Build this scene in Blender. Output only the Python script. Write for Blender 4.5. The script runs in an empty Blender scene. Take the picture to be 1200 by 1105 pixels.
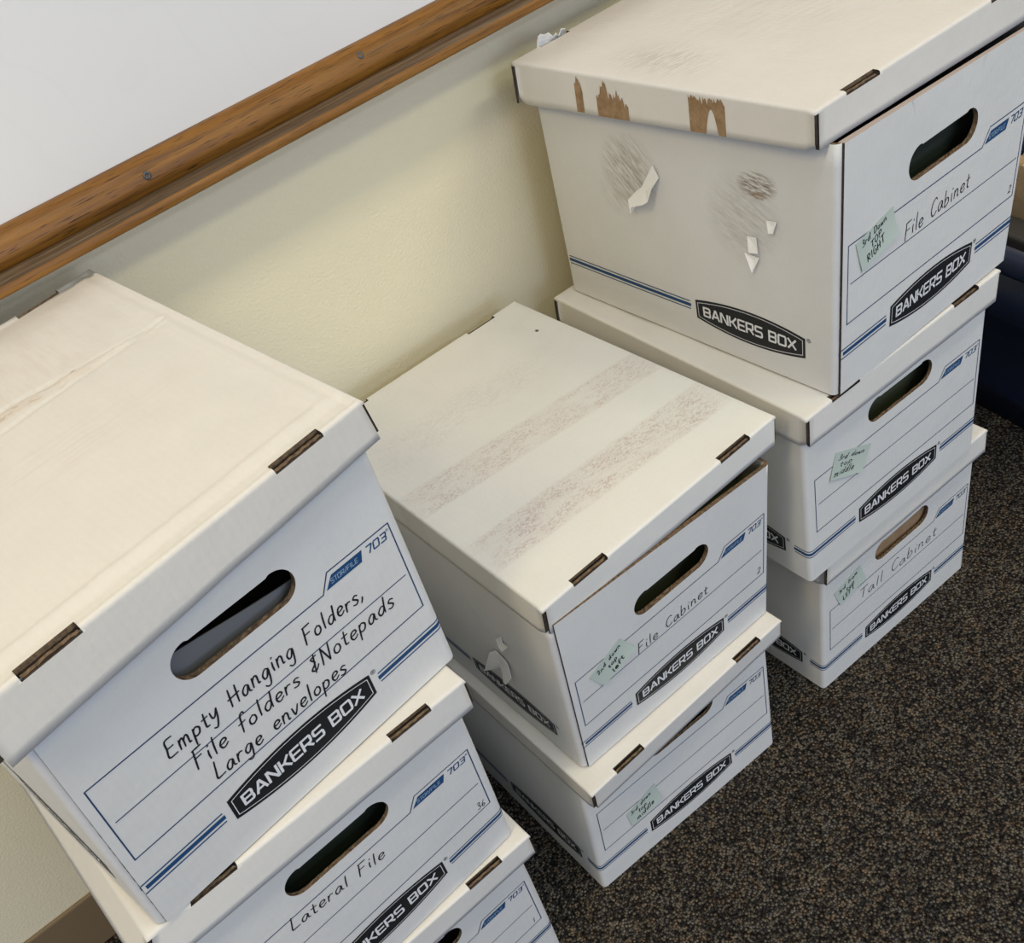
import bpy, bmesh, math, random
from mathutils import Vector, Matrix, Euler, noise
random.seed(7)
SC = bpy.context.scene
COL = SC.collection
PI = math.pi

# ----------------------------------------------------------------- measured
FIT = {
  'L1': dict(T=[0.04838, -0.2593, 0.02069], rot=[0.01697, 0.00051, 5e-05], lo=[0.00186, -0.00365, 0.27182],
    body=[[0.00028,-0.001,9e-05],[0.00181,0.00113,0.00011],[0.00011,-0.00045,-0.00011],[0.00025,-0.0002,-9e-05],[0.00118,-0.00142,-0.00021],[-0.00419,0.00098,-9e-05],[0.00107,-0.00403,-1e-05],[-0.00058,-0.00423,-0.0]],
    lid=[[0.00013,-0.00018,0.0],[0.00213,-0.0018,9e-05],[1e-05,-2e-05,0.0],[0.00013,-0.00019,0.0],[5e-05,-0.00025,-0.0],[0.00016,-0.00377,-0.00019],[1e-05,-3e-05,-0.0],[5e-05,-0.00026,-0.0]]),
  'L2': dict(T=[0.03974, -0.26291, 0.29276], rot=[0.04063, 0.00492, -0.004], lo=[0.00271, -0.00265, 0.27174],
    body=[[-0.00928,-0.00946,0.00306],[0.0015,-6e-05,0.00179],[-0.00128,-0.00157,0.00132],[0.00021,-0.00023,7e-05],[-0.00199,0.00179,-0.00015],[-0.00094,-0.0024,2e-05],[-0.00027,-0.00305,-1e-05],[-0.00013,-0.00305,0.0]],
    lid=[[-0.01446,0.0019,0.00285],[0.00151,-0.00109,0.00031],[-0.02279,-0.00021,0.00361],[7e-05,-0.0001,2e-05],[0.00711,0.00684,0.00039],[0.00069,-0.00185,-0.00013],[-0.00199,4e-05,2e-05],[-5e-05,-0.00013,-0.0]]),
  'L3': dict(T=[0.04273, -0.25588, 0.56454], rot=[0.12955, 0.00434, 0.00497], lo=[0.00094, -0.0005, 0.27662],
    body=[[-0.00686,0.00221,0.00033],[-0.00108,-0.00883,0.00303],[-0.02814,-0.00181,0.00014],[-0.00015,-0.00122,0.00329],[0.01098,0.00574,0.00192],[0.00023,0.00788,-0.01363],[0.00179,-0.00083,7e-05],[3e-05,0.00109,-0.00052]],
    lid=[[0.00045,-0.00628,-0.00649],[0.00244,0.00422,0.00493],[6e-05,-0.00032,-0.00036],[0.00063,0.0019,0.00064],[6e-05,-0.00173,-0.00022],[-0.0018,0.00566,0.00052],[0.0001,6e-05,-1e-05],[0.00145,0.00492,0.00109]]),
  'M1': dict(T=[0.45272, -0.24337, -0.0], rot=[-0.00333, 0.00076, 0.00021], lo=[0.00442, -0.00797, 0.26226],
    body=[[-0.00233,0.00397,7e-05],[-0.00049,-0.00606,0.00019],[7e-05,-0.00086,-0.00018],[-7e-05,-0.00194,-0.00011],[0.00849,0.01115,-0.00321],[-0.00232,0.00064,0.00082],[0.00429,-0.00956,-0.00012],[-0.00032,-0.00864,3e-05]],
    lid=[[0.00403,-0.0053,-7e-05],[0.00161,0.00337,0.00336],[0.00028,-0.00053,-0.0],[5e-05,0.00017,0.00018],[0.00164,-0.01048,-0.00046],[-0.00251,-0.00129,-0.00019],[0.00017,-0.00072,-0.0],[-0.0001,-5e-05,1e-05]]),
  'M2': dict(T=[0.4633, -0.23956, 0.26212], rot=[0.01645, 0.01316, 0.00079], lo=[0.00294, 0.00222, 0.29162],
    body=[[0.00231,0.00407,0.00422],[-0.00557,-0.00236,0.00445],[0.00032,0.00055,-0.00058],[-0.00077,-0.00033,-0.00038],[-0.00133,-0.0033,-0.00075],[-0.00296,-0.00686,-0.00073],[-0.00018,-0.00046,-3e-05],[-0.00041,-0.00095,-3e-05]],
    lid=[[-0.00075,0.00067,0.00059],[0.0041,0.00323,0.00416],[-0.00012,-7e-05,3e-05],[-0.00095,-0.00114,-5e-05],[-0.00044,-0.00177,-0.00016],[0.00435,0.00355,0.00066],[-0.00024,-0.00031,-0.0],[-0.00345,-0.00387,-0.00082]]),
  'R1': dict(T=[0.87035, -0.24505, -0.0], rot=[-0.01289, -0.00064, -0.00098], lo=[-0.00126, 0.00021, 0.27006],
    body=[[0.00221,2e-05,4e-05],[0.00156,-0.00257,-0.00027],[0.0003,0.0,0.00028],[0.00021,-0.00036,-2e-05],[-0.0017,0.00227,-0.0002],[-0.00247,0.00383,0.00035],[-0.00023,0.00016,-1e-05],[-0.00056,5e-05,1e-05]],
    lid=[[-0.00027,0.0007,0.00029],[-0.00032,-0.001,0.0004],[-3e-05,5e-05,2e-05],[-0.0001,-8e-05,2e-05],[-0.00029,0.00018,1e-05],[-0.00382,-0.00087,-0.00042],[-4e-05,2e-05,0.0],[-0.00023,-7e-05,-0.0]]),
  'R2': dict(T=[0.83081, -0.25496, 0.26993], rot=[-0.01929, -0.00174, -0.0134], lo=[-0.00226, 0.00064, 0.26634],
    body=[[0.0008,-0.00211,0.00357],[0.00249,-0.00044,-0.00026],[0.00011,-0.00032,0.00402],[0.00024,-6e-05,0.00019],[-0.00281,0.00402,0.00062],[-0.0059,0.0008,-0.00051],[-0.00039,-0.00069,2e-05],[-0.00184,0.00011,-2e-05]],
    lid=[[0.0005,-0.0001,0.00022],[-0.0034,8e-05,-0.0021],[0.00109,-0.00064,2e-05],[-0.00025,-5e-05,-0.00012],[0.00033,0.00032,7e-05],[-0.00535,-0.00084,-0.00073],[0.00312,-0.00185,3e-05],[-0.0002,-0.00015,-1e-05]]),
  'R3': dict(T=[0.8458, -0.2602, 0.53701], rot=[0.01552, -0.02931, 0.01034], lo=[-0.0039, 0.01009, 0.29393],
    body=[[0.00895,0.00452,-0.00719],[-0.01081,-0.00123,-0.00072],[0.0071,0.00575,0.0033],[-0.00153,-0.00021,0.01019],[0.00864,0.00188,0.0007],[0.00019,-0.0034,0.00118],[0.00119,0.00026,3e-05],[3e-05,-0.00047,5e-05]],
    lid=[[0.00039,0.00625,0.00644],[2e-05,0.00047,0.00034],[-0.00195,-0.00182,-0.00492],[-1e-05,-3e-05,2e-05],[3e-05,0.00636,0.00087],[1e-05,0.00047,2e-05],[-0.00076,-0.00354,-0.00103],[-4e-05,-0.00017,-0.0]]),
}
BW, BD, BH = 0.3080, 0.3900, 0.2520       # box body
LW, LD, FH = 0.3201, 0.4034, 0.0406       # lid, flange height
RC = 0.006                                # rounded body corner
TH = 0.004                                # board thickness

# ---------------------------------------------------------------- materials
def new_mat(name):
    m = bpy.data.materials.new(name); m.use_nodes = True
    nt = m.node_tree; b = nt.nodes['Principled BSDF']
    return m, nt, b
def N(nt, t, **kw):
    n = nt.nodes.new(t)
    for k, v in kw.items(): setattr(n, k, v)
    return n
def ramp(nt, stops, interp='LINEAR'):
    r = N(nt, 'ShaderNodeValToRGB'); e = r.color_ramp.elements; r.color_ramp.interpolation = interp
    while len(e) < len(stops): e.new(0.5)
    for i, (p, c) in enumerate(stops):
        e[i].position = p; e[i].color = (c[0], c[1], c[2], 1) if len(c) == 3 else c
    return r
def mix(nt, fac, a, b, mode='MIX'):
    n = N(nt, 'ShaderNodeMix', data_type='RGBA', blend_type=mode)
    for s, v in ((n.inputs[0], fac), (n.inputs[6], a), (n.inputs[7], b)):
        if hasattr(v, 'is_linked') or hasattr(v, 'links'): nt.links.new(v, s)
        elif isinstance(v, (int, float)): s.default_value = v
        else: s.default_value = (v[0], v[1], v[2], 1)
    return n.outputs[2]
def math_(nt, op, a, b=None, clamp=False):
    n = N(nt, 'ShaderNodeMath', operation=op, use_clamp=clamp)
    for s, v in ((n.inputs[0], a), (n.inputs[1], b)):
        if v is None: continue
        if isinstance(v, (int, float)): s.default_value = v
        else: nt.links.new(v, s)
    return n.outputs[0]
def flat(name, col, rough=.6, spec=.3):
    m, nt, b = new_mat(name)
    b.inputs['Base Color'].default_value = (*col, 1); b.inputs['Roughness'].default_value = rough
    b.inputs['Specular IOR Level'].default_value = spec
    return m
def coords(nt, scale=(1, 1, 1), loc=(0, 0, 0), rot=(0, 0, 0)):
    tc = N(nt, 'ShaderNodeTexCoord'); mp = N(nt, 'ShaderNodeMapping')
    mp.inputs['Scale'].default_value = scale; mp.inputs['Location'].default_value = loc; mp.inputs['Rotation'].default_value = rot
    nt.links.new(tc.outputs['Object'], mp.inputs['Vector'])
    return mp.outputs['Vector']
def noise_tex(nt, vec, scale, detail=3, rough=.55):
    n = N(nt, 'ShaderNodeTexNoise'); n.inputs['Scale'].default_value = scale
    n.inputs['Detail'].default_value = detail; n.inputs['Roughness'].default_value = rough
    nt.links.new(vec, n.inputs['Vector']); return n.outputs['Fac']
def blob(nt, centre, radii, rot=(0, 0, 0)):
    """soft ellipsoidal mask, 1 at the centre and 0 on the ellipsoid"""
    tc = N(nt, 'ShaderNodeTexCoord'); mp = N(nt, 'ShaderNodeMapping', vector_type='TEXTURE')
    mp.inputs['Location'].default_value = centre; mp.inputs['Rotation'].default_value = rot; mp.inputs['Scale'].default_value = radii
    nt.links.new(tc.outputs['Object'], mp.inputs['Vector'])
    g = N(nt, 'ShaderNodeTexGradient', gradient_type='SPHERICAL'); nt.links.new(mp.outputs['Vector'], g.inputs['Vector'])
    return g.outputs['Fac']
def box_mask(nt, centre, half, rot=(0, 0, 0), soft=.15):
    tc = N(nt, 'ShaderNodeTexCoord'); mp = N(nt, 'ShaderNodeMapping', vector_type='TEXTURE')
    mp.inputs['Location'].default_value = centre; mp.inputs['Rotation'].default_value = rot; mp.inputs['Scale'].default_value = half
    nt.links.new(tc.outputs['Object'], mp.inputs['Vector'])
    sp = N(nt, 'ShaderNodeSeparateXYZ'); nt.links.new(mp.outputs['Vector'], sp.inputs['Vector'])
    out = None
    for a in ('X', 'Y'):
        v = math_(nt, 'ABSOLUTE', sp.outputs[a])
        r = N(nt, 'ShaderNodeMapRange'); r.inputs['From Min'].default_value = 1; r.inputs['From Max'].default_value = 1 - soft
        nt.links.new(v, r.inputs['Value'])
        out = r.outputs[0] if out is None else math_(nt, 'MULTIPLY', out, r.outputs[0])
    return out

WHITE = (.68, .68, .665)
def cardboard(name, stains=(), base=WHITE, flute_axis='X'):
    """white-faced corrugated board: faint flute lines, mottled, with optional worn patches"""
    m, nt, b = new_mat(name)
    v = coords(nt)
    n1 = noise_tex(nt, v, 14, 4); n2 = noise_tex(nt, v, 260, 2)
    c = ramp(nt, [(.3, tuple(x * .955 for x in base)), (.7, base)]); nt.links.new(n1, c.inputs['Fac'])
    sp = mix(nt, .05, c.outputs['Color'], n2, 'MULTIPLY')
    col = sp
    for mask, colr in stains:
        col = mix(nt, mask(nt), col, colr)
    nt.links.new(col, b.inputs['Base Color'])
    b.inputs['Roughness'].default_value = .62; b.inputs['Specular IOR Level'].default_value = .25
    w = N(nt, 'ShaderNodeTexWave', bands_direction=flute_axis, wave_profile='SIN'); w.inputs['Scale'].default_value = 46; w.inputs['Distortion'].default_value = .6
    nt.links.new(v, w.inputs['Vector'])
    n3 = noise_tex(nt, v, 55, 5)
    h = math_(nt, 'ADD', math_(nt, 'MULTIPLY', w.outputs['Fac'], .07), math_(nt, 'MULTIPLY', n3, .7))
    bp = N(nt, 'ShaderNodeBump'); bp.inputs['Strength'].default_value = .42; bp.inputs['Distance'].default_value = .0022
    nt.links.new(h, bp.inputs['Height']); nt.links.new(bp.outputs['Normal'], b.inputs['Normal'])
    return m
def kraft(name, dark=(.13, .075, .035), light=(.33, .215, .115), scale=240):
    m, nt, b = new_mat(name)
    v = coords(nt); n = noise_tex(nt, v, scale, 4, .7)
    c = ramp(nt, [(.35, dark), (.65, light)]); nt.links.new(n, c.inputs['Fac'])
    nt.links.new(c.outputs['Color'], b.inputs['Base Color']); b.inputs['Roughness'].default_value = .85
    bp = N(nt, 'ShaderNodeBump'); bp.inputs['Strength'].default_value = .5; bp.inputs['Distance'].default_value = .001
    nt.links.new(n, bp.inputs['Height']); nt.links.new(bp.outputs['Normal'], b.inputs['Normal'])
    return m
KRAFT = kraft('kraft_edge', (.058, .036, .020), (.19, .125, .07))
KRAFT_DARK = kraft('raw_edge_with_shade', (.016, .011, .008), (.055, .036, .023))  # raw board edges, darkened to paint in the shade of slots and corner gaps
KRAFT_TEAR = kraft('kraft_tear', (.24, .145, .07), (.36, .24, .13), 90)
INK_BLUE = flat('blue_ink', (.014, .062, .165), .55)
INK_LINE = flat('thin_blue_ink', (.028, .052, .13), .55)
TAG_WHITE = flat('pale_blue_print', (.30, .42, .56), .6)
INK_BLACK = flat('black_ink', (.012, .013, .015), .5)
PEN = flat('pen_ink', (.014, .014, .018), .5)
PENCIL = flat('faded_pen_ink', (.11, .11, .12), .6)
PRINT_WHITE = flat('white_print', (.70, .71, .73), .6)
PAPER_TORN = flat('torn_white_paper', (.83, .83, .82), .8)
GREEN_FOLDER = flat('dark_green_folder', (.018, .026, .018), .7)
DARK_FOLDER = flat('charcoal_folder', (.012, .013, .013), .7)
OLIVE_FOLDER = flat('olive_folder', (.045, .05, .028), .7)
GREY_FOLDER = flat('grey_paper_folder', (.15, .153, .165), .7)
KRAFT_FOLDER = kraft('brown_paper_folder', (.27, .17, .095), (.34, .22, .13), 40)
NOTE = flat('pale_green_note', (.45, .525, .475), .8)

# ------------------------------------------------------------- mesh builder
class MB:
    def __init__(s): s.v = []; s.f = []; s.m = []; s.s = []
    def grid(s, pts, mat, smooth=False, flip=False, skip=None):
        """pts[j][i] -> quads"""
        o = len(s.v); nj = len(pts); ni = len(pts[0])
        for r in pts: s.v += [tuple(p) for p in r]
        for j in range(nj - 1):
            for i in range(ni - 1):
                if skip and skip(i, j): continue
                q = (o + j * ni + i, o + j * ni + i + 1, o + (j + 1) * ni + i + 1, o + (j + 1) * ni + i)
                s.f.append(q[::-1] if flip else q); s.m.append(mat); s.s.append(smooth)
    def poly(s, pts, mat):
        o = len(s.v); s.v += [tuple(p) for p in pts]; s.f.append(tuple(range(o, o + len(pts)))); s.m.append(mat); s.s.append(False)
    def box(s, lo, hi, mat):
        x0, y0, z0 = lo; x1, y1, z1 = hi
        c = [(x0,y0,z0),(x1,y0,z0),(x1,y1,z0),(x0,y1,z0),(x0,y0,z1),(x1,y0,z1),(x1,y1,z1),(x0,y1,z1)]
        for q in ((0,3,2,1),(4,5,6,7),(0,1,5,4),(1,2,6,5),(2,3,7,6),(3,0,4,7)): s.poly([c[i] for i in q], mat)
    def map(s, fn):
        s.v = [tuple(fn(p)) for p in s.v]
    def build(s, name, mats, parent=None, merge=True, shade_auto=True):
        me = bpy.data.meshes.new(name); me.from_pydata(s.v, [], s.f)
        for m in mats: me.materials.append(m)
        me.polygons.foreach_set('material_index', s.m); me.polygons.foreach_set('use_smooth', s.s)
        if merge:
            bm = bmesh.new(); bm.from_mesh(me); bmesh.ops.remove_doubles(bm, verts=bm.verts, dist=2e-5)
            bm.to_mesh(me); bm.free()
        me.update()
        o = bpy.data.objects.new(name, me); COL.objects.link(o)
        if parent: o.parent = parent
        return o
def tag(o, label=None, cat=None, group=None, kind=None):
    for k, v in (('label', label), ('category', cat), ('group', group), ('kind', kind)):
        if v: o[k] = v
    return o
def empty(name, mw=None, loc=(0, 0, 0)):
    o = bpy.data.objects.new(name, None); COL.objects.link(o); o.empty_display_size = .05
    if mw is not None:
        o.location = mw.to_translation(); o.rotation_euler = mw.to_euler()
    else: o.location = loc
    return o

# ------------------------------------------------------------- stroke lettering
def smooth_path(p, k=6):
    if len(p) < 3: return p
    out = []
    for i in range(len(p) - 1):
        a = p[max(i - 1, 0)]; b = p[i]; c = p[i + 1]; d = p[min(i + 2, len(p) - 1)]
        for t in range(k):
            t /= k
            out.append(tuple(.5 * (2 * b[q] + (c[q] - a[q]) * t + (2 * a[q] - 5 * b[q] + 4 * c[q] - d[q]) * t * t + (3 * b[q] - a[q] - 3 * c[q] + d[q]) * t ** 3) for q in (0, 1)))
    out.append(p[-1]); return out
# handwriting: (advance, strokes) on a unit cap height, x-height .5
HAND = {
'a': (.55, [[(.42,.44),(.25,.52),(.06,.3),(.1,.04),(.27,.06),(.41,.42),(.43,.1),(.53,.03)]]),
'b': (.52, [[(.06,1),(.05,.5),(.06,.03),(.2,.0),(.4,.2),(.33,.46),(.18,.47),(.06,.28)]]),
'c': (.46, [[(.4,.42),(.24,.51),(.06,.3),(.12,.04),(.26,.0),(.42,.12)]]),
'd': (.55, [[(.42,.42),(.25,.5),(.06,.28),(.12,.03),(.28,.05),(.41,.35),(.47,1),(.43,.5),(.44,.02)]]),
'e': (.48, [[(.06,.24),(.25,.27),(.4,.36),(.32,.5),(.14,.46),(.06,.22),(.16,.02),(.3,.02),(.44,.14)]]),
'f': (.42, [[(.42,.9),(.34,1.02),(.2,.9),(.17,.5),(.15,-.04)],[(.02,.47),(.36,.52)]]),
'g': (.55, [[(.42,.44),(.25,.52),(.06,.3),(.12,.06),(.28,.1),(.42,.44),(.42,0),(.36,-.36),(.2,-.42),(.06,-.3)]]),
'h': (.5, [[(.06,1),(.05,.5),(.05,0)],[(.05,.26),(.2,.48),(.34,.42),(.37,0)]]),
'i': (.24, [[(.1,.5),(.09,.25),(.12,0)],[(.12,.72),(.16,.76)]]),
'l': (.24, [[(.12,1),(.1,.5),(.11,0)]]),
'm': (.72, [[(.06,.5),(.05,0)],[(.05,.3),(.18,.5),(.28,.42),(.29,0)],[(.29,.3),(.42,.5),(.53,.42),(.55,.04),(.64,.03)]]),
'n': (.52, [[(.06,.5),(.05,0)],[(.05,.28),(.2,.5),(.34,.42),(.36,.04),(.45,.03)]]),
'o': (.5, [[(.26,.5),(.08,.36),(.08,.1),(.24,0),(.4,.14),(.38,.4),(.24,.5)]]),
'p': (.52, [[(.07,.5),(.05,0),(.04,-.42)],[(.05,.3),(.2,.5),(.4,.36),(.34,.08),(.16,.02),(.06,.12)]]),
'r': (.4, [[(.07,.5),(.05,0)],[(.05,.26),(.18,.47),(.34,.46)]]),
's': (.42, [[(.36,.45),(.2,.51),(.08,.38),(.22,.27),(.34,.14),(.22,.0),(.04,.04)]]),
't': (.38, [[(.18,.82),(.16,.4),(.17,.06),(.32,.03)],[(.02,.53),(.34,.57)]]),
'v': (.46, [[(.04,.5),(.18,.02),(.4,.52)]]),
'w': (.6, [[(.04,.5),(.14,.02),(.28,.38),(.38,.02),(.54,.52)]]),
'y': (.5, [[(.05,.5),(.1,.2),(.24,.16),(.4,.5)],[(.42,.52),(.36,.0),(.22,-.4),(.04,-.36)]]),
'B': (.6, [[(.08,1),(.07,0)],[(.07,.98),(.4,.95),(.42,.65),(.1,.52),(.45,.42),(.42,.05),(.07,0)]]),
'C': (.6, [[(.52,.86),(.38,1),(.14,.8),(.06,.36),(.2,.02),(.42,.04),(.54,.18)]]),
'D': (.6, [[(.08,1),(.07,0)],[(.02,1),(.4,.9),(.52,.5),(.38,.1),(.04,0)]]),
'E': (.58, [[(.48,.98),(.1,.94),(.08,.5),(.06,.04),(.5,.02)],[(.08,.5),(.42,.52)]]),
'F': (.56, [[(.1,.98),(.08,.4),(.06,-.08)],[(.06,.96),(.5,1.0)],[(.08,.5),(.4,.53)]]),
'G': (.6, [[(.5,.86),(.34,1),(.1,.75),(.08,.25),(.3,0),(.5,.18),(.5,.45),(.32,.44)]]),
'H': (.66, [[(.1,1),(.08,0)],[(.5,1),(.48,0)],[(-.04,.47),(.62,.53)]]),
'I': (.3, [[(.14,1),(.12,0)]]),
'L': (.54, [[(.12,1),(.08,.5),(.06,.03),(.28,.01),(.5,.04)]]),
'N': (.66, [[(.08,0),(.1,.5),(.1,.98)],[(.1,.98),(.3,.5),(.5,.02)],[(.5,.02),(.52,.5),(.54,1)]]),
'O': (.62, [[(.3,1),(.08,.7),(.08,.25),(.28,0),(.5,.3),(.5,.72),(.28,1)]]),
'P': (.55, [[(.08,1),(.07,0)],[(.06,.96),(.42,.94),(.44,.6),(.08,.48)]]),
'R': (.6, [[(.08,1),(.07,0)],[(.06,.96),(.42,.94),(.42,.6),(.08,.5)],[(.14,.5),(.5,0)]]),
'T': (.6, [[(.3,.97),(.28,.4),(.27,0)],[(.0,.94),(.58,1)]]),
'1': (.3, [[(.14,1),(.12,0)]]),
'2': (.5, [[(.06,.78),(.2,1),(.4,.82),(.26,.4),(.05,.04),(.24,.08),(.46,.02)]]),
'3': (.5, [[(.08,.92),(.3,1),(.4,.78),(.18,.55),(.42,.38),(.34,.04),(.04,.06)]]),
'4': (.5, [[(.12,1),(.08,.5),(.42,.48)],[(.36,.95),(.34,0)]]),
'6': (.5, [[(.36,.98),(.14,.6),(.08,.2),(.24,0),(.4,.2),(.28,.42),(.1,.24)]]),
'&': (.55, [[(.42,.9),(.12,.84),(.3,.52),(.06,.2),(.3,.06),(.46,.3)],[(.3,1.02),(.24,-.06)]]),
',': (.3, [[(.14,.1),(.12,-.04),(.04,-.2)]]),
' ': (.50, []),
}
# wide square display letters on a unit height (straight strokes)
def _sq(*st): return [list(s) for s in st]
WIDE = {
'B': (1.15, _sq([(0,0),(0,1),(.9,1),(1,.9),(1,.62),(.88,.5),(0,.5)],[(.88,.5),(1,.4),(1,.1),(.9,0),(0,0)])),
'A': (1.2, _sq([(0,0),(.5,1),(.62,1),(1.1,0)],[(.2,.3),(.92,.3)])),
'N': (1.2, _sq([(0,0),(0,1),(.14,1),(.96,0),(1.08,0),(1.08,1)])),
'K': (1.12, _sq([(0,0),(0,1)],[(0,.5),(.42,.5),(1.02,1)],[(.42,.5),(1.04,0)])),
'E': (1.05, _sq([(.98,1),(.08,1),(0,.9),(0,.1),(.08,0),(.98,0)],[(0,.5),(.9,.5)])),
'R': (1.15, _sq([(0,0),(0,1),(.92,1),(1,.9),(1,.55),(.9,.42),(0,.42)],[(.5,.42),(1.03,0)])),
'S': (1.1, _sq([(1,1),(.1,1),(0,.9),(0,.6),(.1,.5),(.9,.5),(1,.4),(1,.1),(.9,0),(0,0)])),
'O': (1.2, _sq([(.1,0),(0,.12),(0,.88),(.1,1),(.98,1),(1.08,.88),(1.08,.12),(.98,0),(.1,0)])),
'X': (1.15, _sq([(0,1),(1.08,0)],[(0,0),(1.08,1)])),
'T': (1.0, _sq([(0,1),(1,1)],[(.5,1),(.5,0)])),
'F': (1.0, _sq([(.98,1),(.08,1),(0,.9),(0,0)],[(0,.5),(.85,.5)])),
'I': (.3, _sq([(.1,0),(.1,1)])),
'L': (1.0, _sq([(0,1),(0,.1),(.08,0),(.95,0)])),
'/': (.6, _sq([(0,-.1),(.5,1.1)])),
'7': (1.1, _sq([(0,1),(.95,1),(1,.92),(.55,0)])),
'0': (1.2, _sq([(.1,0),(0,.12),(0,.88),(.1,1),(.98,1),(1.08,.88),(1.08,.12),(.98,0),(.1,0)])),
'3': (1.1, _sq([(0,1),(.92,1),(1,.9),(1,.6),(.9,.5),(.25,.5)],[(.9,.5),(1,.4),(1,.1),(.92,0),(0,0)])),
' ': (.5, []),
}
def text_width(font, s, gap): return sum(font[c][0] + gap for c in s) - gap
def text_strokes(font, s, x0, z0, x1, z1, height, slant=0., gap=.12, curvy=True, jit=0., arch=None):
    """strokes laid from (x0,z0) to (x1,z1) in surface coordinates"""
    w = text_width(font, s, gap); L = math.hypot(x1 - x0, z1 - z0); sx = L / w
    ux, uz = (x1 - x0) / L, (z1 - z0) / L
    out = []; cx = 0.
    for c in s:
        adv, st = font[c]; jz = random.uniform(-jit, jit); jr = 1 + random.uniform(-jit, jit)
        for p in st:
            q = smooth_path(p) if curvy else p
            r = []
            for (a, b) in q:
                h = height * (arch(((cx + a) / w)) if arch else 1)
                b2 = (b - .5) * h + .5 * height if arch else b * height * jr + jz * height
                X = (cx + a) * sx + slant * b2
                r.append((x0 + ux * X - uz * b2, z0 + uz * X + ux * b2))
            out.append(r)
        cx += adv + gap
    return out
def densify(p, step=.004):
    out = [p[0]]
    for a, b in zip(p, p[1:]):
        n = max(1, int(math.hypot(b[0] - a[0], b[1] - a[1]) / step))
        for i in range(1, n + 1): out.append((a[0] + (b[0] - a[0]) * i / n, a[1] + (b[1] - a[1]) * i / n))
    return out
def ribbon(mb, path, width, mat, S, off, step=.004, taper=False):
    """flat ink stroke on the surface S(u, z, off)"""
    p = densify(path, step)
    q = [p[0]]
    for a in p[1:]:
        if math.hypot(a[0] - q[-1][0], a[1] - q[-1][1]) > 1e-6: q.append(a)
    p = q; n = len(p)
    if n < 2: return
    closed = math.hypot(p[0][0] - p[-1][0], p[0][1] - p[-1][1]) < 1e-6
    L, R = [], []
    for i in range(n):
        if closed: a = p[i - 1] if i else p[-2]; c = p[i + 1] if i < n - 1 else p[1]
        else: a = p[max(i - 1, 0)]; c = p[min(i + 1, n - 1)]
        d1 = (p[i][0] - a[0], p[i][1] - a[1]); d2 = (c[0] - p[i][0], c[1] - p[i][1])
        def nn(d):
            l = math.hypot(*d); return (-d[1] / l, d[0] / l) if l > 1e-9 else None
        n1, n2 = nn(d1), nn(d2); n1 = n1 or n2; n2 = n2 or n1
        mx, mz = n1[0] + n2[0], n1[1] + n2[1]; l = math.hypot(mx, mz)
        if l < .5: mx, mz = n2; k = 1
        else: mx /= l; mz /= l; k = min(1 / max(mx * n1[0] + mz * n1[1], .5), 1.6)
        w = width / 2 * k
        if taper: w *= .75 + .25 * math.sin(PI * i / max(n - 1, 1))
        e = 0.
        if not closed and i in (0, n - 1): e = width * .3 * (-1 if i == 0 else 1)
        ex, ez = n2[1] * e, -n2[0] * e
        L.append(S(p[i][0] + ex + mx * w, p[i][1] + ez + mz * w, off)); R.append(S(p[i][0] + ex - mx * w, p[i][1] + ez - mz * w, off))
    mb.grid([R, L], mat)
def patch(mb, fn, nu, nv, mat, S, off):
    """filled shape: fn(s,t) -> (u,z)"""
    mb.grid([[S(*fn(i / nu, j / nv), off) for i in range(nu + 1)] for j in range(nv + 1)], mat)

# ------------------------------------------------------------------ box maths
def trilin(off, u, v, w):
    r = [0., 0., 0.]
    for k, e in enumerate(off):
        f = (u if k & 1 else 1 - u) * (v if k & 2 else 1 - v) * (w if k & 4 else 1 - w)
        r[0] += e[0] * f; r[1] += e[1] * f; r[2] += e[2] * f
    return r
def root_matrix(F):
    a, tx, ty = F['rot']
    th = math.hypot(tx, ty)
    R = Matrix.Rotation(th, 4, Vector((tx, ty, 0))) if th > 1e-9 else Matrix.Identity(4)
    return Matrix.Translation(F['T']) @ Matrix.Rotation(a, 4, 'Z') @ R
HOLE = (.003, .1925, .0545, .0165)        # centre x, centre z, half length, half height
def stadium(n=96, grow=0.):
    cx, cz, hl, hh = HOLE; hl += grow; hh += grow; r = hh; s = hl - hh; pts = []
    per = 4 * s + 2 * PI * r
    for i in range(n):
        d = per * i / n
        if d < s: p = (s - (s - d), -r)                       # bottom, centre to right
        elif d < s + PI * r: a = -PI / 2 + (d - s) / r; p = (s + r * math.cos(a), r * math.sin(a))
        elif d < 3 * s + PI * r: p = (s - (d - s - PI * r), r)
        elif d < 3 * s + 2 * PI * r: a = PI / 2 + (d - 3 * s - PI * r) / r; p = (-s + r * math.cos(a), r * math.sin(a))
        else: p = (-s + (d - 3 * s - 2 * PI * r), -r)
        dz = 0.
        if p[1] > r * .98 and abs(p[0]) < s * .93: dz = -.0014
        pts.append((cx + p[0], cz + p[1] + dz))
    return pts
ARC = RC * PI / 2
def surf_local(u, z, off, seam):
    """developed outside of the body: left wall, corner, front, corner, right wall"""
    if -BW / 2 + RC <= u <= BW / 2 - RC: return (u, -BD / 2 - off - seam * (BW / 2 - RC - u) / (BW - 2 * RC), z)
    if u < 0:
        t = -BW / 2 + RC - u
        if t < ARC:
            a = t / RC; return (-BW / 2 + RC - (RC + off) * math.sin(a), -BD / 2 + RC - (RC + off) * math.cos(a), z)
        return (-BW / 2 - off, -BD / 2 + RC + (t - ARC), z)
    t = u - (BW / 2 - RC)
    if t < ARC:
        a = t / RC; return (BW / 2 - RC + (RC + off) * math.sin(a), -BD / 2 + RC - (RC + off) * math.cos(a), z)
    return (BW / 2 + off, -BD / 2 + RC + (t - ARC), z)
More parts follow.
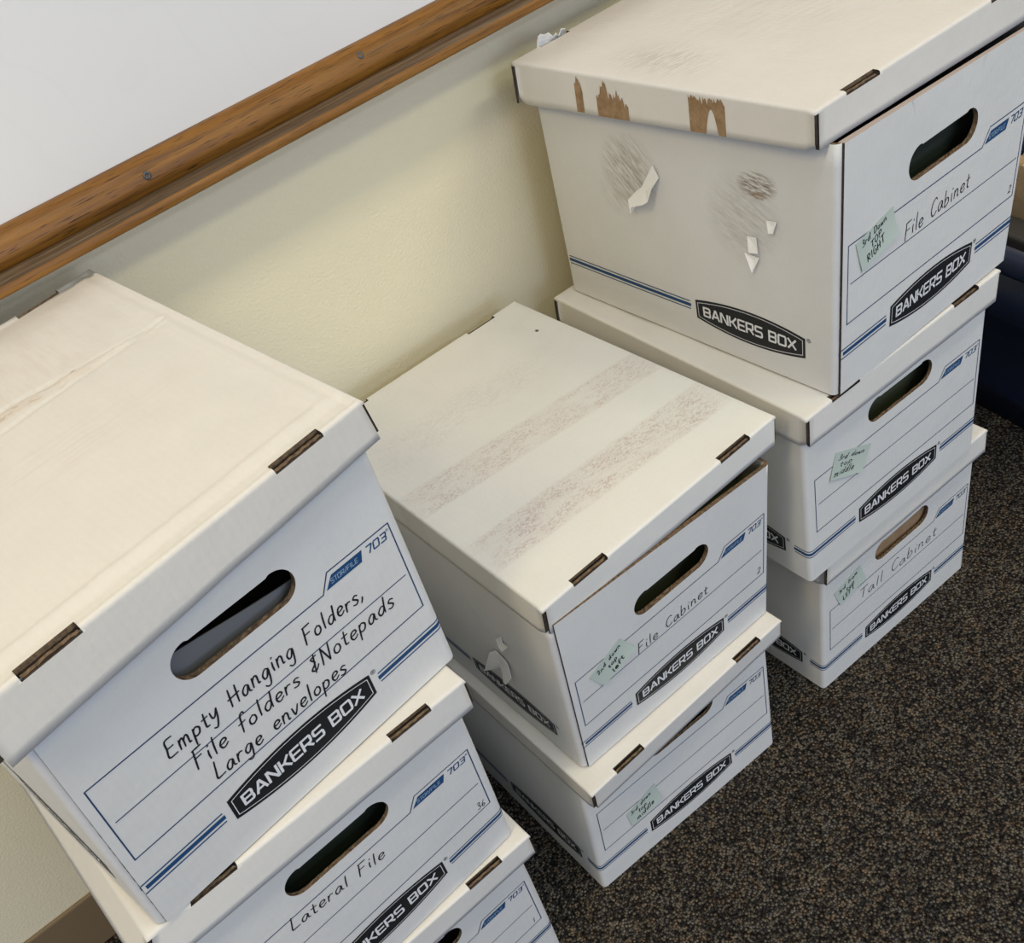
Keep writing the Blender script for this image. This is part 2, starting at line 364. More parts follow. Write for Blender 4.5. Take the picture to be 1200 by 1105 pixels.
def u_of_y(y): return -BW / 2 + RC - ARC - (y + BD / 2 - RC)

def logo(mb, S, cx, cz, mk):
    hw, he, bulge = .0717, .0116, .0085
    B_, W_ = mk
    def lens(hw, he, bg):
        def fn(s, t):
            x = -hw + 2 * hw * s; h = he + bg * (1 - (x / hw) ** 2)
            return (cx + x, cz - h + 2 * h * t)
        return fn
    patch(mb, lens(hw, he, bulge), 36, 4, B_, S, .00022)
    hw2, he2 = hw - .0032, he - .0028
    edge = [(cx - hw2 + 2 * hw2 * i / 30, cz - he2 - bulge * (1 - (2 * i / 30 - 1) ** 2)) for i in range(31)]
    edge += [(cx + hw2 - 2 * hw2 * i / 30, cz + he2 + bulge * (1 - (2 * i / 30 - 1) ** 2)) for i in range(31)] 
    edge.append(edge[0])
    ribbon(mb, edge, .00065, W_, S, .00036)
    w = .0605
    for st in text_strokes(WIDE, 'BANKERS BOX', cx - w, cz - .0052, cx + w, cz - .0052, .0104, 0., .26, False, 0., lambda s: 1 + .16 * (1 - (2 * s - 1) ** 2)):
        ribbon(mb, st, .0023, W_, S, .00036)
    reg(mb, S, cx + hw + .0042, cz + he - .0008, .0021, B_)
def reg(mb, S, x, z, r, mat):
    ribbon(mb, [(x + r * math.cos(k * PI / 8), z + r * math.sin(k * PI / 8)) for k in range(17)], r * .22, mat, S, .00024, .003)
    for st in text_strokes(WIDE, 'R', x - r * .4, z - r * .45, x + r * .4, z - r * .45, r * .9, 0, .1, False): ribbon(mb, st, r * .2, mat, S, .00024)
def stripes(mb, S, u0, u1, z, mats):
    blue, line = mats
    for dz, w, m in ((.0050, .0014, blue), (0, .0042, blue), (-.0050, .0014, blue)):
        ribbon(mb, [(u0, z + dz), (u1, z + dz)], w, m, S, .00022, .0025)

# --------------------------------------------------------------------- the box
def make_box(key, label, seam=False, writing=(), number=None, hand_mat=None, body_mat=None, lid_mat=None, lid_disp=None,
             corner=None, tears=(), rim_mat=None, rim=(0, 0), bow=.0025, fine=False, extra=((), ())):
    F = FIT[key]; mw = root_matrix(F)
    root = empty('storage_box', mw)
    tag(root, label, 'box', 'white cardboard storage boxes')
    ob, ol, lo = F['body'], F['lid'], F['lo']
    zb = -F['T'][2] if key == 'L1' else 0.
    fs = .0026 if seam else 0.
    def wb(p):
        o = trilin(ob, p[0] / BW + .5, p[1] / BD + .5, max(p[2], 0) / BH)
        # gentle outward bow of the long sides
        k = max(0, math.sin(PI * min(max(p[2] / BH, 0), 1))) * max(0, math.sin(PI * min(max(p[1] / BD + .5, 0), 1)))
        bx = bow * k * (1 if p[0] > 0 else -1) * min(1, abs(p[0]) / (BW / 2)) ** 4
        rz = (rim[0] + (rim[1] - rim[0]) * (p[0] / BW + .5)) * max(0, p[2] - .212) / (BH - .212) * max(0, min(1, .5 - p[1] / BD))
        return (p[0] + o[0] + bx, p[1] + o[1], p[2] + o[2] + rz)
    S = lambda u, z, off: wb(surf_local(u, z, off, fs))
    CARD, KE, KD, BLUE, LINE, BLACK, WHT, PENI, INNER, TAGW, RIM = range(11)
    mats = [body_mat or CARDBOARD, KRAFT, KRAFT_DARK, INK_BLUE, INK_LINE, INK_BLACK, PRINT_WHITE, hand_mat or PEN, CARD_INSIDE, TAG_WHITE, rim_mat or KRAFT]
    mb = MB()
    # --- front wall with the hand hole: concentric rings from hole to rectangle
    xl, xr, zl, zt = -BW / 2 + RC, BW / 2 - RC, zb, BH
    hole = stadium(); n = len(hole)
    def to_rect(p):
        cx, cz = HOLE[0], HOLE[1]; dx, dz = p[0] - cx, p[1] - cz
        # stretch the direction so the ring fills the rectangle evenly
        dz *= 2.4
        t = min(((xr - cx) / dx if dx > 1e-9 else 1e9), ((xl - cx) / dx if dx < -1e-9 else 1e9),
                ((zt - cz) / dz if dz > 1e-9 else 1e9), ((zl - cz) / dz if dz < -1e-9 else 1e9))
        return [cx + dx * t, cz + dz * t]
    rect = [to_rect(p) for p in hole]
    for c in ((xl, zl), (xr, zl), (xr, zt), (xl, zt)):           # snap nearest ray to each corner
        i = min(range(n), key=lambda k: (rect[k][0] - c[0]) ** 2 + (rect[k][1] - c[1]) ** 2); rect[i] = list(c)
    NR = 9
    rings = [[(hole[i][0] + (rect[i][0] - hole[i][0]) * (j / NR), hole[i][1] + (rect[i][1] - hole[i][1]) * (j / NR)) for i in list(range(n)) + [0]] for j in range(NR + 1)]
    yo, yi = -BD / 2 - fs, -BD / 2 + TH
    # slightly ragged punched edge
    rag = [random.uniform(-.0004, .0004) for _ in range(n)]; rag.append(rag[0])
    YO = lambda x: -BD / 2 - fs * (BW / 2 - RC - x) / (BW - 2 * RC)
    mb.grid([[(p[0], YO(p[0]), p[1]) for p in r] for r in rings], CARD, flip=True)
    mb.grid([[(p[0], yi, p[1]) for p in r] for r in rings], INNER)
    mb.grid([[(p[0], YO(p[0]), p[1]) for p in rings[0]], [(p[0], YO(p[0]) + .0012, p[1] + r * .3) for p, r in zip(rings[0], rag)],
             [(p[0], YO(p[0]) + .0026, p[1] + r * 3) for p, r in zip(rings[0], rag)], [(p[0], yi, p[1]) for p in rings[0]]], KE, flip=False)
    NX = 24
    xs = [xl + (xr - xl) * i / NX for i in range(NX + 1)]
    mb.grid([[(x, YO(x), BH) for x in xs], [(x, YO(x) + .0026, BH + .0002) for x in xs], [(x, YO(x) + .0028, BH - .0006) for x in xs], [(x, yi, BH) for x in xs]], RIM)   # top rim
    NZ = 14
    zs = [zb + (BH - zb) * j / NZ for j in range(NZ + 1)]
    if seam:                                                                       # raw edge of the overlapping end panel
        zz = [zb + (BH - zb) * j / 90 for j in range(91)]
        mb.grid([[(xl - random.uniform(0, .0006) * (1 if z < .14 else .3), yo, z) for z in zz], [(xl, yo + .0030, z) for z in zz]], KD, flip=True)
    # --- the other three walls with rounded corners
    path = []
    for k in range(5):
        a = k / 4 * PI / 2; path.append((-BW / 2 + RC - RC * math.sin(a), -BD / 2 + RC - RC * math.cos(a), -math.sin(a), -math.cos(a)))
    for k in range(1, 17): path.append((-BW / 2, -BD / 2 + RC + (BD - 2 * RC) * k / 16, -1, 0))
    for k in range(1, 5):
        a = k / 4 * PI / 2; path.append((-BW / 2 + RC - RC * math.cos(a), BD / 2 - RC + RC * math.sin(a), -math.cos(a), math.sin(a)))
    for k in range(1, 13): path.append((-BW / 2 + RC + (BW - 2 * RC) * k / 12, BD / 2, 0, 1))
    for k in range(1, 5):
        a = k / 4 * PI / 2; path.append((BW / 2 - RC + RC * math.sin(a), BD / 2 - RC + RC * math.cos(a), math.sin(a), math.cos(a)))
    for k in range(1, 17): path.append((BW / 2, BD / 2 - RC - (BD - 2 * RC) * k / 16, 1, 0))
    for k in range(1, 5):
        a = k / 4 * PI / 2; path.append((BW / 2 - RC + RC * math.cos(a), -BD / 2 + RC - RC * math.sin(a), math.cos(a), -math.sin(a)))
    outer = lambda z: [(p[0], p[1], z) for p in path]
    inner = lambda z: [(p[0] - p[2] * TH, p[1] - p[3] * TH, z) for p in path]
    mb.grid([outer(z) for z in zs], CARD, True, flip=True)
    mb.grid([inner(z) for z in zs], INNER, True)
    mb.grid([outer(BH), inner(BH)], KE, flip=True)
    # floor of the box
    bx = [-BW / 2 + .003, BW / 2 - .003]; by = [-BD / 2 + .003, BD / 2 - .003]
    for z, fl, mm in ((zb, True, CARD), (zb + TH, False, INNER)):
        mb.grid([[(bx[0] + (bx[1] - bx[0]) * i / 6, by[0] + (by[1] - by[0]) * j / 6, z) for i in range(7)] for j in range(7)], mm, flip=fl)
    mb.map(wb)
    # --- printing on the front
    fl_, fr_, fb_, ft_, ft2 = -.140, .1445, .0775, .1595, .1755
    lw_ = .00115
    ribbon(mb, [(fl_, ft_), (.0715, ft_), (.0815, ft2), (fr_, ft2), (fr_, fb_), (fl_, fb_), (fl_, ft_)], lw_, LINE, S, .00022, .006)
    ribbon(mb, [(-.1355, .119), (.141, .119)], lw_ * .85, LINE, S, .00022, .008)
    patch(mb, lambda s, t: (.0755 + .0085 * t + s * (.036 - .005 * t), .1607 + .0103 * t), 8, 2, BLUE, S, .00024)
    for st in text_strokes(WIDE, 'STOR/FILE', 0.0815, .1637, .1085, .1637, .0040, .15, .3, False): ribbon(mb, st, .00055, TAGW, S, .00036)
    for st in text_strokes(WIDE, '703', .1180, .1630, .1385, .1630, .0072, .2, .3, False): ribbon(mb, st, .0013, BLUE, S, .00024)
    reg(mb, S, .1415, .1705, .0011, BLUE)
    logo(mb, S, .0045, .0466, (BLACK, WHT))
    if seam: stripes(mb, S, xl + .0006, -.0746, .0468, (BLUE, LINE)); stripes(mb, S, .084, BW / 2 + .03, .0468, (BLUE, LINE))
    else: stripes(mb, S, u_of_y(-.174), -.0746, .0468, (BLUE, LINE)); stripes(mb, S, .084, BW / 2 + .03, .0468, (BLUE, LINE))
    # --- printing on the left side
    logo(mb, S, u_of_y(-.0885), .0445, (BLACK, WHT))
    stripes(mb, S, u_of_y(.187), u_of_y(-.0085), .0468, (BLUE, LINE))
    # --- handwriting
    for (txt, x0, z0, x1, z1, h, w) in writing:
        for st in text_strokes(HAND, txt, x0, z0, x1, z1, h, .10, .07, True, .06): ribbon(mb, st, w, PENI, S, .00030, .003, True)
    body = mb.build('body', mats, root, shade_auto=False)
    # --- lid
    lid = make_lid(root, ol, lo, lid_mat or CARDBOARD_LID, lid_disp, corner, tears, fine, extra)
    return root, S, mw, wb

SLOTS = ((-.1205, -.0770), (.0785, .1215))
SLOT_BACK = -.1945
def make_lid(root, ol, lo, mat, disp, corner, tears, fine, extra):
    R = .0028
    def wl(p):
        o = trilin(ol, p[0] / LW + .5, p[1] / LD + .5, 1 + p[2] / FH)
        return (p[0] + o[0] + lo[0], p[1] + o[1] + lo[1], p[2] + o[2] + lo[2])
    def breaks(a, b, n, extra):
        v = sorted(set([round(a + (b - a) * i / n, 5) for i in range(n + 1)] + [round(e, 5) for e in extra]))
        out = [v[0]]
        for x in v[1:]:
            if x - out[-1] < .0008:
                if any(abs(x - e) < 1e-5 for e in extra): out[-1] = x
            else: out.append(x)
        out[0] = a; out[-1] = b
        return out
    xs = breaks(-LW / 2 + R, LW / 2 - R, 130 if fine else 48, [s for q in SLOTS for s in q] + list(extra[0]))
    ys = breaks(-LD / 2 + R, LD / 2 - R, 170 if fine else 60, [SLOT_BACK, -SLOT_BACK] + list(extra[1]))
    mb = MB(); CARD, KE, KD = 0, 1, 2
    inslot = lambda xa, xb: any(s0 - 1e-4 <= xa and xb <= s1 + 1e-4 for s0, s1 in SLOTS)
    seed = lo[1] * 1000
    def zt(x, y):
        e = min(LW / 2 - abs(x), LD / 2 - abs(y)); k = min(1, max(0, e - R) / .03)
        z = k * .0010 * noise.noise(Vector((x * 14, y * 14, seed))) + k * .0007 * noise.noise(Vector((x * 50, y * 18, seed + 5)))
        if disp: z += disp(x, y) * min(1, max(0, e - R) / .004)
        return z
    mb.grid([[(x, y, zt(x, y)) for x in xs] for y in ys], CARD, True,
            skip=lambda i, j: (ys[j + 1] <= SLOT_BACK + 1e-5 or ys[j] >= -SLOT_BACK - 1e-5) and inslot(xs[i], xs[i + 1]))
    # rounded shoulders down to z = -.004
    arc = [(R * math.sin(k / 4 * PI / 2), -R + R * math.cos(k / 4 * PI / 2)) for k in range(5)] + [(R, -.0042)]
    side = {'F': ([(x, -LD / 2 + R) for x in xs], (0, -1)), 'B': ([(x, LD / 2 - R) for x in xs[::-1]], (0, 1)),
            'L': ([(-LW / 2 + R, y) for y in ys[::-1]], (-1, 0)), 'R': ([(LW / 2 - R, y) for y in ys], (1, 0))}
    for k, (pts, (nx, ny)) in side.items():
        rows = []
        for (d, z) in arc:
            row = [(p[0] + nx * d, p[1] + ny * d, z) for p in pts]
            # mitred ends
            t = 1 if True else 0
            a, b = row[0], row[-1]
            tx, ty = -ny, nx
            row[0] = (a[0] - tx * d, a[1] - ty * d, z); row[-1] = (b[0] + tx * d, b[1] + ty * d, z)
            rows.append(row)
        sk = (lambda i, j: inslot(min(pts[i][0], pts[i + 1][0]), max(pts[i][0], pts[i + 1][0]))) if k in 'FB' else None
        mb.grid(rows, CARD, True, flip=True, skip=sk)
    # slot walls
    for sy in (1, -1):
        for s0, s1 in SLOTS:
            y0 = -LD / 2; f = sy < 0
            mb.grid([[(s0, sy * SLOT_BACK, .0001), (s1, sy * SLOT_BACK, .0001)], [(s0, sy * SLOT_BACK, -.0035), (s1, sy * SLOT_BACK, -.0035)]], KE, flip=not f)
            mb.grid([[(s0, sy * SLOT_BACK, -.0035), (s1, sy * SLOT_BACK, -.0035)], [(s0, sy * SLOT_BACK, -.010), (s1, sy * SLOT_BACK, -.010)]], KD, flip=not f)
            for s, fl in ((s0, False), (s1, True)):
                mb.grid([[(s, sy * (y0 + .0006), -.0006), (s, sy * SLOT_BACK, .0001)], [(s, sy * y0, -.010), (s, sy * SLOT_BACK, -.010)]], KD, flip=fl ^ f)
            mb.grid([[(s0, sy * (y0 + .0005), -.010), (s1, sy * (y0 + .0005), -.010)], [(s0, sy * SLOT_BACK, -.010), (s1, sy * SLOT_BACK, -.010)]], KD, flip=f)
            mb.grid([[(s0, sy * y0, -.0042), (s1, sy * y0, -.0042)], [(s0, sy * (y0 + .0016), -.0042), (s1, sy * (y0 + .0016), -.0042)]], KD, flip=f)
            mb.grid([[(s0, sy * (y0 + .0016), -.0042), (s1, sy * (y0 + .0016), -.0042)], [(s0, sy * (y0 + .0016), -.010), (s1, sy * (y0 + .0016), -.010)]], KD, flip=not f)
    # flanges (each a board with a raw lower edge)
    def flange(p0, p1, nrm, cut0, cut1, nseg, round_=0.):
        pts = []
        for i in range(nseg + 1):
            t = i / nseg; pts.append((p0[0] + (p1[0] - p0[0]) * t, p0[1] + (p1[1] - p0[1]) * t))
        L = math.hypot(p1[0] - p0[0], p1[1] - p0[1])
        def zlow(t):
            z = -FH
            if round_:
                for d in (t * L, (1 - t) * L):
                    if d < round_: z += .45 * round_ * (1 - math.sqrt(max(0, 1 - (1 - d / round_) ** 2)))
            return z + .0006 * noise.noise(Vector((p0[0] * 9 + t * 7, seed, p0[1] * 9)))
        rows_o, rows_i = [], []
        for j in range(6):
            w = j / 5
            ro = []; ri = []
            for i, (x, y) in enumerate(pts):
                z = -.0042 + (zlow(i / nseg) + .0042) * w
                ro.append((x, y, z)); ri.append((x - nrm[0] * TH, y - nrm[1] * TH, z))
            rows_o.append(ro); rows_i.append(ri)
        mb.grid(rows_o, CARD, True, flip=True); mb.grid(rows_i, CARD, True)
        mb.grid([rows_o[-1], rows_i[-1]], CARD, flip=True)
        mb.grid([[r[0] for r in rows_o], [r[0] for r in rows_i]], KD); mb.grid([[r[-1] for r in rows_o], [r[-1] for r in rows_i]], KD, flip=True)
    hw, hd = LW / 2, LD / 2
    g = corner or .0045
    flange((-hw + g, -hd), (hw - .0022, -hd), (0, -1), 0, 0, 40)
    flange((hw, hd), (-hw, hd), (0, 1), 0, 0, 24)
    flange((-hw, hd - .0062), (-hw, -hd + .001), (-1, 0), 0, 0, 40, .014)
    flange((hw, -hd + .001), (hw, hd - .0062), (1, 0), 0, 0, 40, .014)
    # scraped kraft patches on the left flange
    for (y0, y1, teeth, zmin) in tears:
        m = max(10, int((y1 - y0) / .0012))
        low, high = [], []
        for i in range(m + 1):
            t = i / m; y = y0 + (y1 - y0) * t
            h = -FH + .0005 + (FH - .004) * max(.08, min(1, teeth(t) + random.uniform(-.13, .13)))
            low.append((-hw - .00025, y, -FH + .0004 + (FH * zmin(t)))); high.append((-hw - .00025, y, max(h, -FH + .001 + FH * zmin(t))))
        mb.grid([low, [tuple((a[k] + b[k]) / 2 for k in range(3)) for a, b in zip(low, high)], high], 3)
    mb.map(wl)
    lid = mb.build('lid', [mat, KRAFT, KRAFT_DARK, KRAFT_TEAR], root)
    # locking tabs seen in the slots
    for s0, s1 in SLOTS:
        tb = MB(); y1 = -LD / 2 + .0052
        n = 14
        def prof(i):
            t = i / n; x = s0 + .0012 + (s1 - s0 - .0024) * t; j = random.uniform(-.0004, .0004)
            return x, j
        A, B, C, D = [], [], [], []
        for i in range(n + 1):
            x, j = prof(i)
            A.append((x, -LD / 2 + .0020 + j, -.0095)); B.append((x, -LD / 2 + .0022 + j, -.0036 + j))
            C.append((x, y1 - .0008, -.0030 + j)); D.append((x, y1 - .0004, -.0095))
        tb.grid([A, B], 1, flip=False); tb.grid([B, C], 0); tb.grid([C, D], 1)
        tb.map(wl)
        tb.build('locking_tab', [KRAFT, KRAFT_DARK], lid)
    return lid
M2BIG = [[-0.0506, 0.065], [-0.0729, 0.1188], [-0.0855, 0.1322], [-0.1031, 0.1287], [-0.1065, 0.1225], [-0.1106, 0.1075], [-0.0966, 0.0834], [-0.0887, 0.0784], [-0.089, 0.1088], [-0.0728, 0.0903]]
# =================================================================== materials (surfaces)
def paint_wall():
    m, nt, b = new_mat('cream_wall_paint'); v = coords(nt)
    n = noise_tex(nt, v, 300, 3, .5); n2 = noise_tex(nt, v, 2.2, 2)
    c = ramp(nt, [(.3, (.79, .725, .53)), (.7, (.81, .745, .55))]); nt.links.new(n2, c.inputs['Fac']); nt.links.new(c.outputs['Color'], b.inputs['Base Color'])
    b.inputs['Roughness'].default_value = .5; b.inputs['Specular IOR Level'].default_value = .3
    bp = N(nt, 'ShaderNodeBump'); bp.inputs['Strength'].default_value = .42; bp.inputs['Distance'].default_value = .002
    nt.links.new(n, bp.inputs['Height']); nt.links.new(bp.outputs['Normal'], b.inputs['Normal']); return m
def carpet():
    m, nt, b = new_mat('dark_loop_carpet'); v = coords(nt)
    vo = N(nt, 'ShaderNodeTexVoronoi', feature='F1'); vo.inputs['Scale'].default_value = 330; vo.inputs['Randomness'].default_value = 1
    nt.links.new(v, vo.inputs['Vector'])
    sep = N(nt, 'ShaderNodeSeparateColor'); nt.links.new(vo.outputs['Color'], sep.inputs['Color'])
    big = noise_tex(nt, v, 28, 3, .6)
    c = ramp(nt, [(.0, (.026, .024, .023)), (.38, (.048, .043, .040)), (.50, (.105, .090, .070)), (.78, (.185, .160, .122)), (1, (.30, .26, .20))])
    f = math_(nt, 'ADD', math_(nt, 'MULTIPLY', sep.outputs[0], .80), math_(nt, 'MULTIPLY', math_(nt, 'SUBTRACT', big, .35), .55), True)
    nt.links.new(f, c.inputs['Fac'])
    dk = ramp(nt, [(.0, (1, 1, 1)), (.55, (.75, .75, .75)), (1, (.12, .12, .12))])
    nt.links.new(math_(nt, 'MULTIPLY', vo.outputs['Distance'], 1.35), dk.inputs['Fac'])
    tint = noise_tex(nt, coords(nt, loc=(3, 1, 0)), 90, 2)
    t = ramp(nt, [(.3, (.90, .95, 1.08)), (.5, (1, 1, 1)), (.72, (1.18, .95, .8))]); nt.links.new(tint, t.inputs['Fac'])
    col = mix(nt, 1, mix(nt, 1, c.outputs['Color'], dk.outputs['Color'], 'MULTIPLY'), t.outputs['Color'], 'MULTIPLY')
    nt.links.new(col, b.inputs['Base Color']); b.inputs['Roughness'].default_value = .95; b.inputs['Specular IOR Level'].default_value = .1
    h = math_(nt, 'SUBTRACT', 1., vo.outputs['Distance'])
    bp = N(nt, 'ShaderNodeBump'); bp.inputs['Strength'].default_value = .9; bp.inputs['Distance'].default_value = .004
    nt.links.new(h, bp.inputs['Height']); nt.links.new(bp.outputs['Normal'], b.inputs['Normal']); return m
def wood(name, lo_, mid, hi, pores=.5, rough=.35, seed=0.):
    m, nt, b = new_mat(name)
    v = coords(nt, (1.6, 42, 42), (seed, seed, 0)); n = noise_tex(nt, v, 4, 5, .6)
    c = ramp(nt, [(.28, lo_), (.5, mid), (.74, hi)]); nt.links.new(n, c.inputs['Fac'])
    v2 = coords(nt, (18, 420, 420), (seed, 0, 0)); p = noise_tex(nt, v2, 2.2, 2, .5)
    pr = ramp(nt, [(.60, (1, 1, 1)), (.68, (1 - pores, 1 - pores, 1 - pores))]); nt.links.new(p, pr.inputs['Fac'])
    col = mix(nt, 1, c.outputs['Color'], pr.outputs['Color'], 'MULTIPLY')
    nt.links.new(col, b.inputs['Base Color']); b.inputs['Roughness'].default_value = rough; b.inputs['Specular IOR Level'].default_value = .35
    bp = N(nt, 'ShaderNodeBump'); bp.inputs['Strength'].default_value = .12; bp.inputs['Distance'].default_value = .001
    nt.links.new(p, bp.inputs['Height']); nt.links.new(bp.outputs['Normal'], b.inputs['Normal']); return m
def board_surface():
    m, nt, b = new_mat('whiteboard_enamel'); v = coords(nt)
    n = noise_tex(nt, v, 1.8, 3); c = ramp(nt, [(.3, (.735, .735, .725)), (.7, (.75, .75, .745))]); nt.links.new(n, c.inputs['Fac'])
    # faint old pen traces
    w = N(nt, 'ShaderNodeTexWave', wave_profile='SIN', bands_direction='DIAGONAL'); w.inputs['Scale'].default_value = 6; w.inputs['Distortion'].default_value = 14; w.inputs['Detail'].default_value = 1
    nt.links.new(v, w.inputs['Vector']); k = ramp(nt, [(.985, (1, 1, 1)), (1, (.97, .97, .97))]); nt.links.new(w.outputs['Fac'], k.inputs['Fac'])
    nt.links.new(mix(nt, .35, c.outputs['Color'], k.outputs['Color'], 'MULTIPLY'), b.inputs['Base Color'])
    b.inputs['Roughness'].default_value = .32; b.inputs['Specular IOR Level'].default_value = .35; return m

CARDBOARD = cardboard('white_cardboard')
CARDBOARD_LID = cardboard('white_cardboard_lid', base=(.74, .72, .675), flute_axis='X')
CARD_INSIDE = flat('cardboard_inside', (.40, .37, .33), .8)
def streaks(freq, rot=(0, 0, 0), lo_=.5, hi=.62, seed=0., detail=3):
    """noise stretched along rotated axes; freq = features per metre along each axis"""
    def f(nt):
        tc = N(nt, 'ShaderNodeTexCoord'); mp = N(nt, 'ShaderNodeMapping', vector_type='TEXTURE')
        mp.inputs['Location'].default_value = (seed, seed * .7, seed * .3); mp.inputs['Rotation'].default_value = rot
        mp.inputs['Scale'].default_value = tuple(1. / q for q in freq); nt.links.new(tc.outputs['Object'], mp.inputs['Vector'])
        n = noise_tex(nt, mp.outputs['Vector'], 1, detail, .6)
        r = ramp(nt, [(lo_, (0, 0, 0)), (hi, (1, 1, 1))]); nt.links.new(n, r.inputs['Fac']); return r.outputs['Color']
    return f
def times(*fs):
    def g(nt):
        o = None
        for f in fs:
            v = f(nt) if callable(f) else f
            o = v if o is None else math_(nt, 'MULTIPLY', o, v)
        return o
    return g
sat = lambda f, k: (lambda nt: math_(nt, 'MULTIPLY', f(nt), k, True))
BL = lambda *a: (lambda nt: blob(nt, *a))
BX = lambda *a: (lambda nt: box_mask(nt, *a))
# upper box of the middle pair: two scraped bands across the lid
def flecks(seed, k): return [times(streaks((150, 420, 40), (0, 0, -.12), .36, .58, seed), streaks((420, 620, 40), (0, 0, .5), .40, .56, seed + 3), streaks((26, 60, 20), (0, 0, -.1), .30, .55, seed + 5), k)]
DOT = (.1312, .126)
LID_SCRAPED = cardboard('scraped_lid', [
    (times(BX((.004, -.010, .29), (.176, .025, 1), (0, 0, -.09), .12), .16), (.57, .50, .46)),
    (times(BX((.006, -.115, .29), (.165, .027, 1), (0, 0, -.035), .12), .16), (.57, .49, .44)),
    (times(BX((.004, -.010, .29), (.176, .025, 1), (0, 0, -.09), .22), *flecks(1., .62)), (.47, .37, .34)),
    (times(BX((.006, -.115, .29), (.165, .027, 1), (0, 0, -.035), .22), *flecks(7., .72)), (.45, .345, .305)),
    (times(BX((-.03, .085, .29), (.15, .035, 1), (0, 0, -.05), .5), *flecks(12., .28)), (.48, .39, .35)),
    (times(sat(BL((DOT[0], DOT[1], .29), (.0024, .0030, .02)), 3.)), (.10, .07, .05)),
], base=(.76, .75, .705))
# top box of the left stack: yellowed lid with stains along a crease
LID_STAINED = cardboard('stained_lid', [
    (times(BX((.0, .066, .28), (.16, .011, 1), (0, 0, -.16), .8), streaks((26, 110, 10), (0, 0, -.16), .40, .66), .55), (.55, .43, .32)),
    (times(BX((-.01, .066, .28), (.09, .008, 1), (0, 0, -.16), .6), streaks((90, 260, 10), (0, 0, -.16), .54, .66, 2.), .7), (.42, .30, .19)),
    (times(BX((.0, -.03, .28), (.13, .045, 1), (0, 0, -.05), .9), streaks((16, 220, 10), (0, 0, -.05), .45, .66, 3.), .30), (.58, .49, .39)),
    (times(BX((.0, .12, .28), (.16, .08, 1), (0, 0, 0), .6), streaks((170, 24, 10), (0, 0, -.05), .45, .66, 6.), .25), (.60, .50, .43)),
    (times(sat(BL((.064, .064, .28), (.005, .0022, .02), (0, 0, -.1)), 2.), .8), (.20, .14, .08)),
], base=(.71, .683, .628))
LID_STREAKED = cardboard('streaked_lid', [
    (times(BX((.03, .02, .30), (.13, .17, 1), (0, 0, 0), .8), streaks((34, 330, 10), (0, 0, -.18), .48, .66, 1.5), .38), (.55, .48, .41)),
    (times(BX((-.115, .03, .30), (.045, .08, 1), (0, 0, -.1), .8), streaks((50, 420, 10), (0, 0, -.18), .44, .60, 8.), .62), (.45, .39, .33)),
], base=(.72, .695, .645))
BODY_SCUFFED = cardboard('scuffed_body', [
    (times(sat(BL((-.154, .062, .190), (.03, .046, .044)), 1.8), streaks((10, 55, 480), (.75, 0, 0), .40, .60, 2.), .62), (.24, .19, .145)),
    (times(sat(BL((-.154, .080, .160), (.03, .034, .030)), 1.4), streaks((10, 50, 420), (.75, 0, 0), .44, .64, 5.), .48), (.30, .25, .20)),
    (times(sat(BL((-.154, -.088, .168), (.03, .050, .054)), 1.7), streaks((10, 60, 420), (.5, 0, 0), .38, .62, 9.), .42), (.33, .30, .26)),
    (times(sat(BL((-.154, -.084, .172), (.03, .046, .050)), 2.), .10), (.40, .37, .33)),
    (times(sat(BL((-.154, -.106, .206), (.03, .026, .017)), 2.2), streaks((10, 70, 500), (.2, 0, 0), .44, .58, 11.), .85), (.17, .12, .08)),
    (times(sat(BL((-.154, -.107, .196), (.03, .012, .005)), 2.2), streaks((10, 90, 500), (.2, 0, 0), .36, .5, 13.), .8), (.22, .14, .08)),
])

# =================================================================== the boxes
random.seed(21)
def crease_disp(x, y):
    """imprint of a box once stacked on top, and a dented fold line"""
    z = 0.
    sm = lambda e, w: 1 / (1 + math.exp(max(-40, min(40, -e / w))))
    z -= .0019 * sm(.1425 - x, .0012) * sm(y + .1755, .0012)
    z += .0011 * math.exp(-((y + .1735) / .0022) ** 2) * sm(.142 - x, .002)
    z += .0010 * math.exp(-((x - .139) / .0022) ** 2) * sm(y + .176, .002)
    if x > .1425: z -= .0042 * ((x - .1425) / .0175) ** 1.3
    if y < -.176: z -= .0026 * min(1, (-.176 - y) / .0125) - .0012 * sm(-.189 - y, .0008)
    for (x0, y0, x1, y1, w, a) in ((-.16, .097, .148, .0475, .0018, -.0022), (-.16, .039, .148, .0475, .0016, -.0016), (.05, .057, .150, .047, .0045, .0014)):
        t = max(0, min(1, (x - x0) / (x1 - x0))); d = y - (y0 + (y1 - y0) * t)
        if x0 <= x <= x1: z += a * math.exp(-(d / w) ** 2)
    return z
BOX = {}
BOX['L1'] = make_box('L1', 'white storage box at the bottom of the nearest stack, cut off by the lower edge', number='1',
    bow=.022, writing=[('1', .1335, .083, .1375, .083, .009, .0009)])
BOX['L2'] = make_box('L2', 'white storage box marked Lateral File, under the one marked Empty Hanging Folders',
    bow=.012, writing=[('Lateral File', -.066, .1440, .034, .1345, .0155, .0014), ('36', .1300, .0815, .1400, .0815, .0100, .0009)])
BOX['L3'] = make_box('L3', 'large white storage box marked Empty Hanging Folders, with a yellowed creased lid', seam=True,
    lid_mat=LID_STAINED, lid_disp=crease_disp, fine=True,
    writing=[('Empty Hanging Folders,', -.084, .1330, .1015, .1300, .0165, .0016), ('File folders &Notepads', -.072, .1060, .122, .1000, .0165, .0016),
             ('Large envelopes', -.064, .0840, .0620, .0790, .0160, .0016)])
BOX['M1'] = make_box('M1', 'white storage box on the carpet, its lid pushed down over half the hand hole')
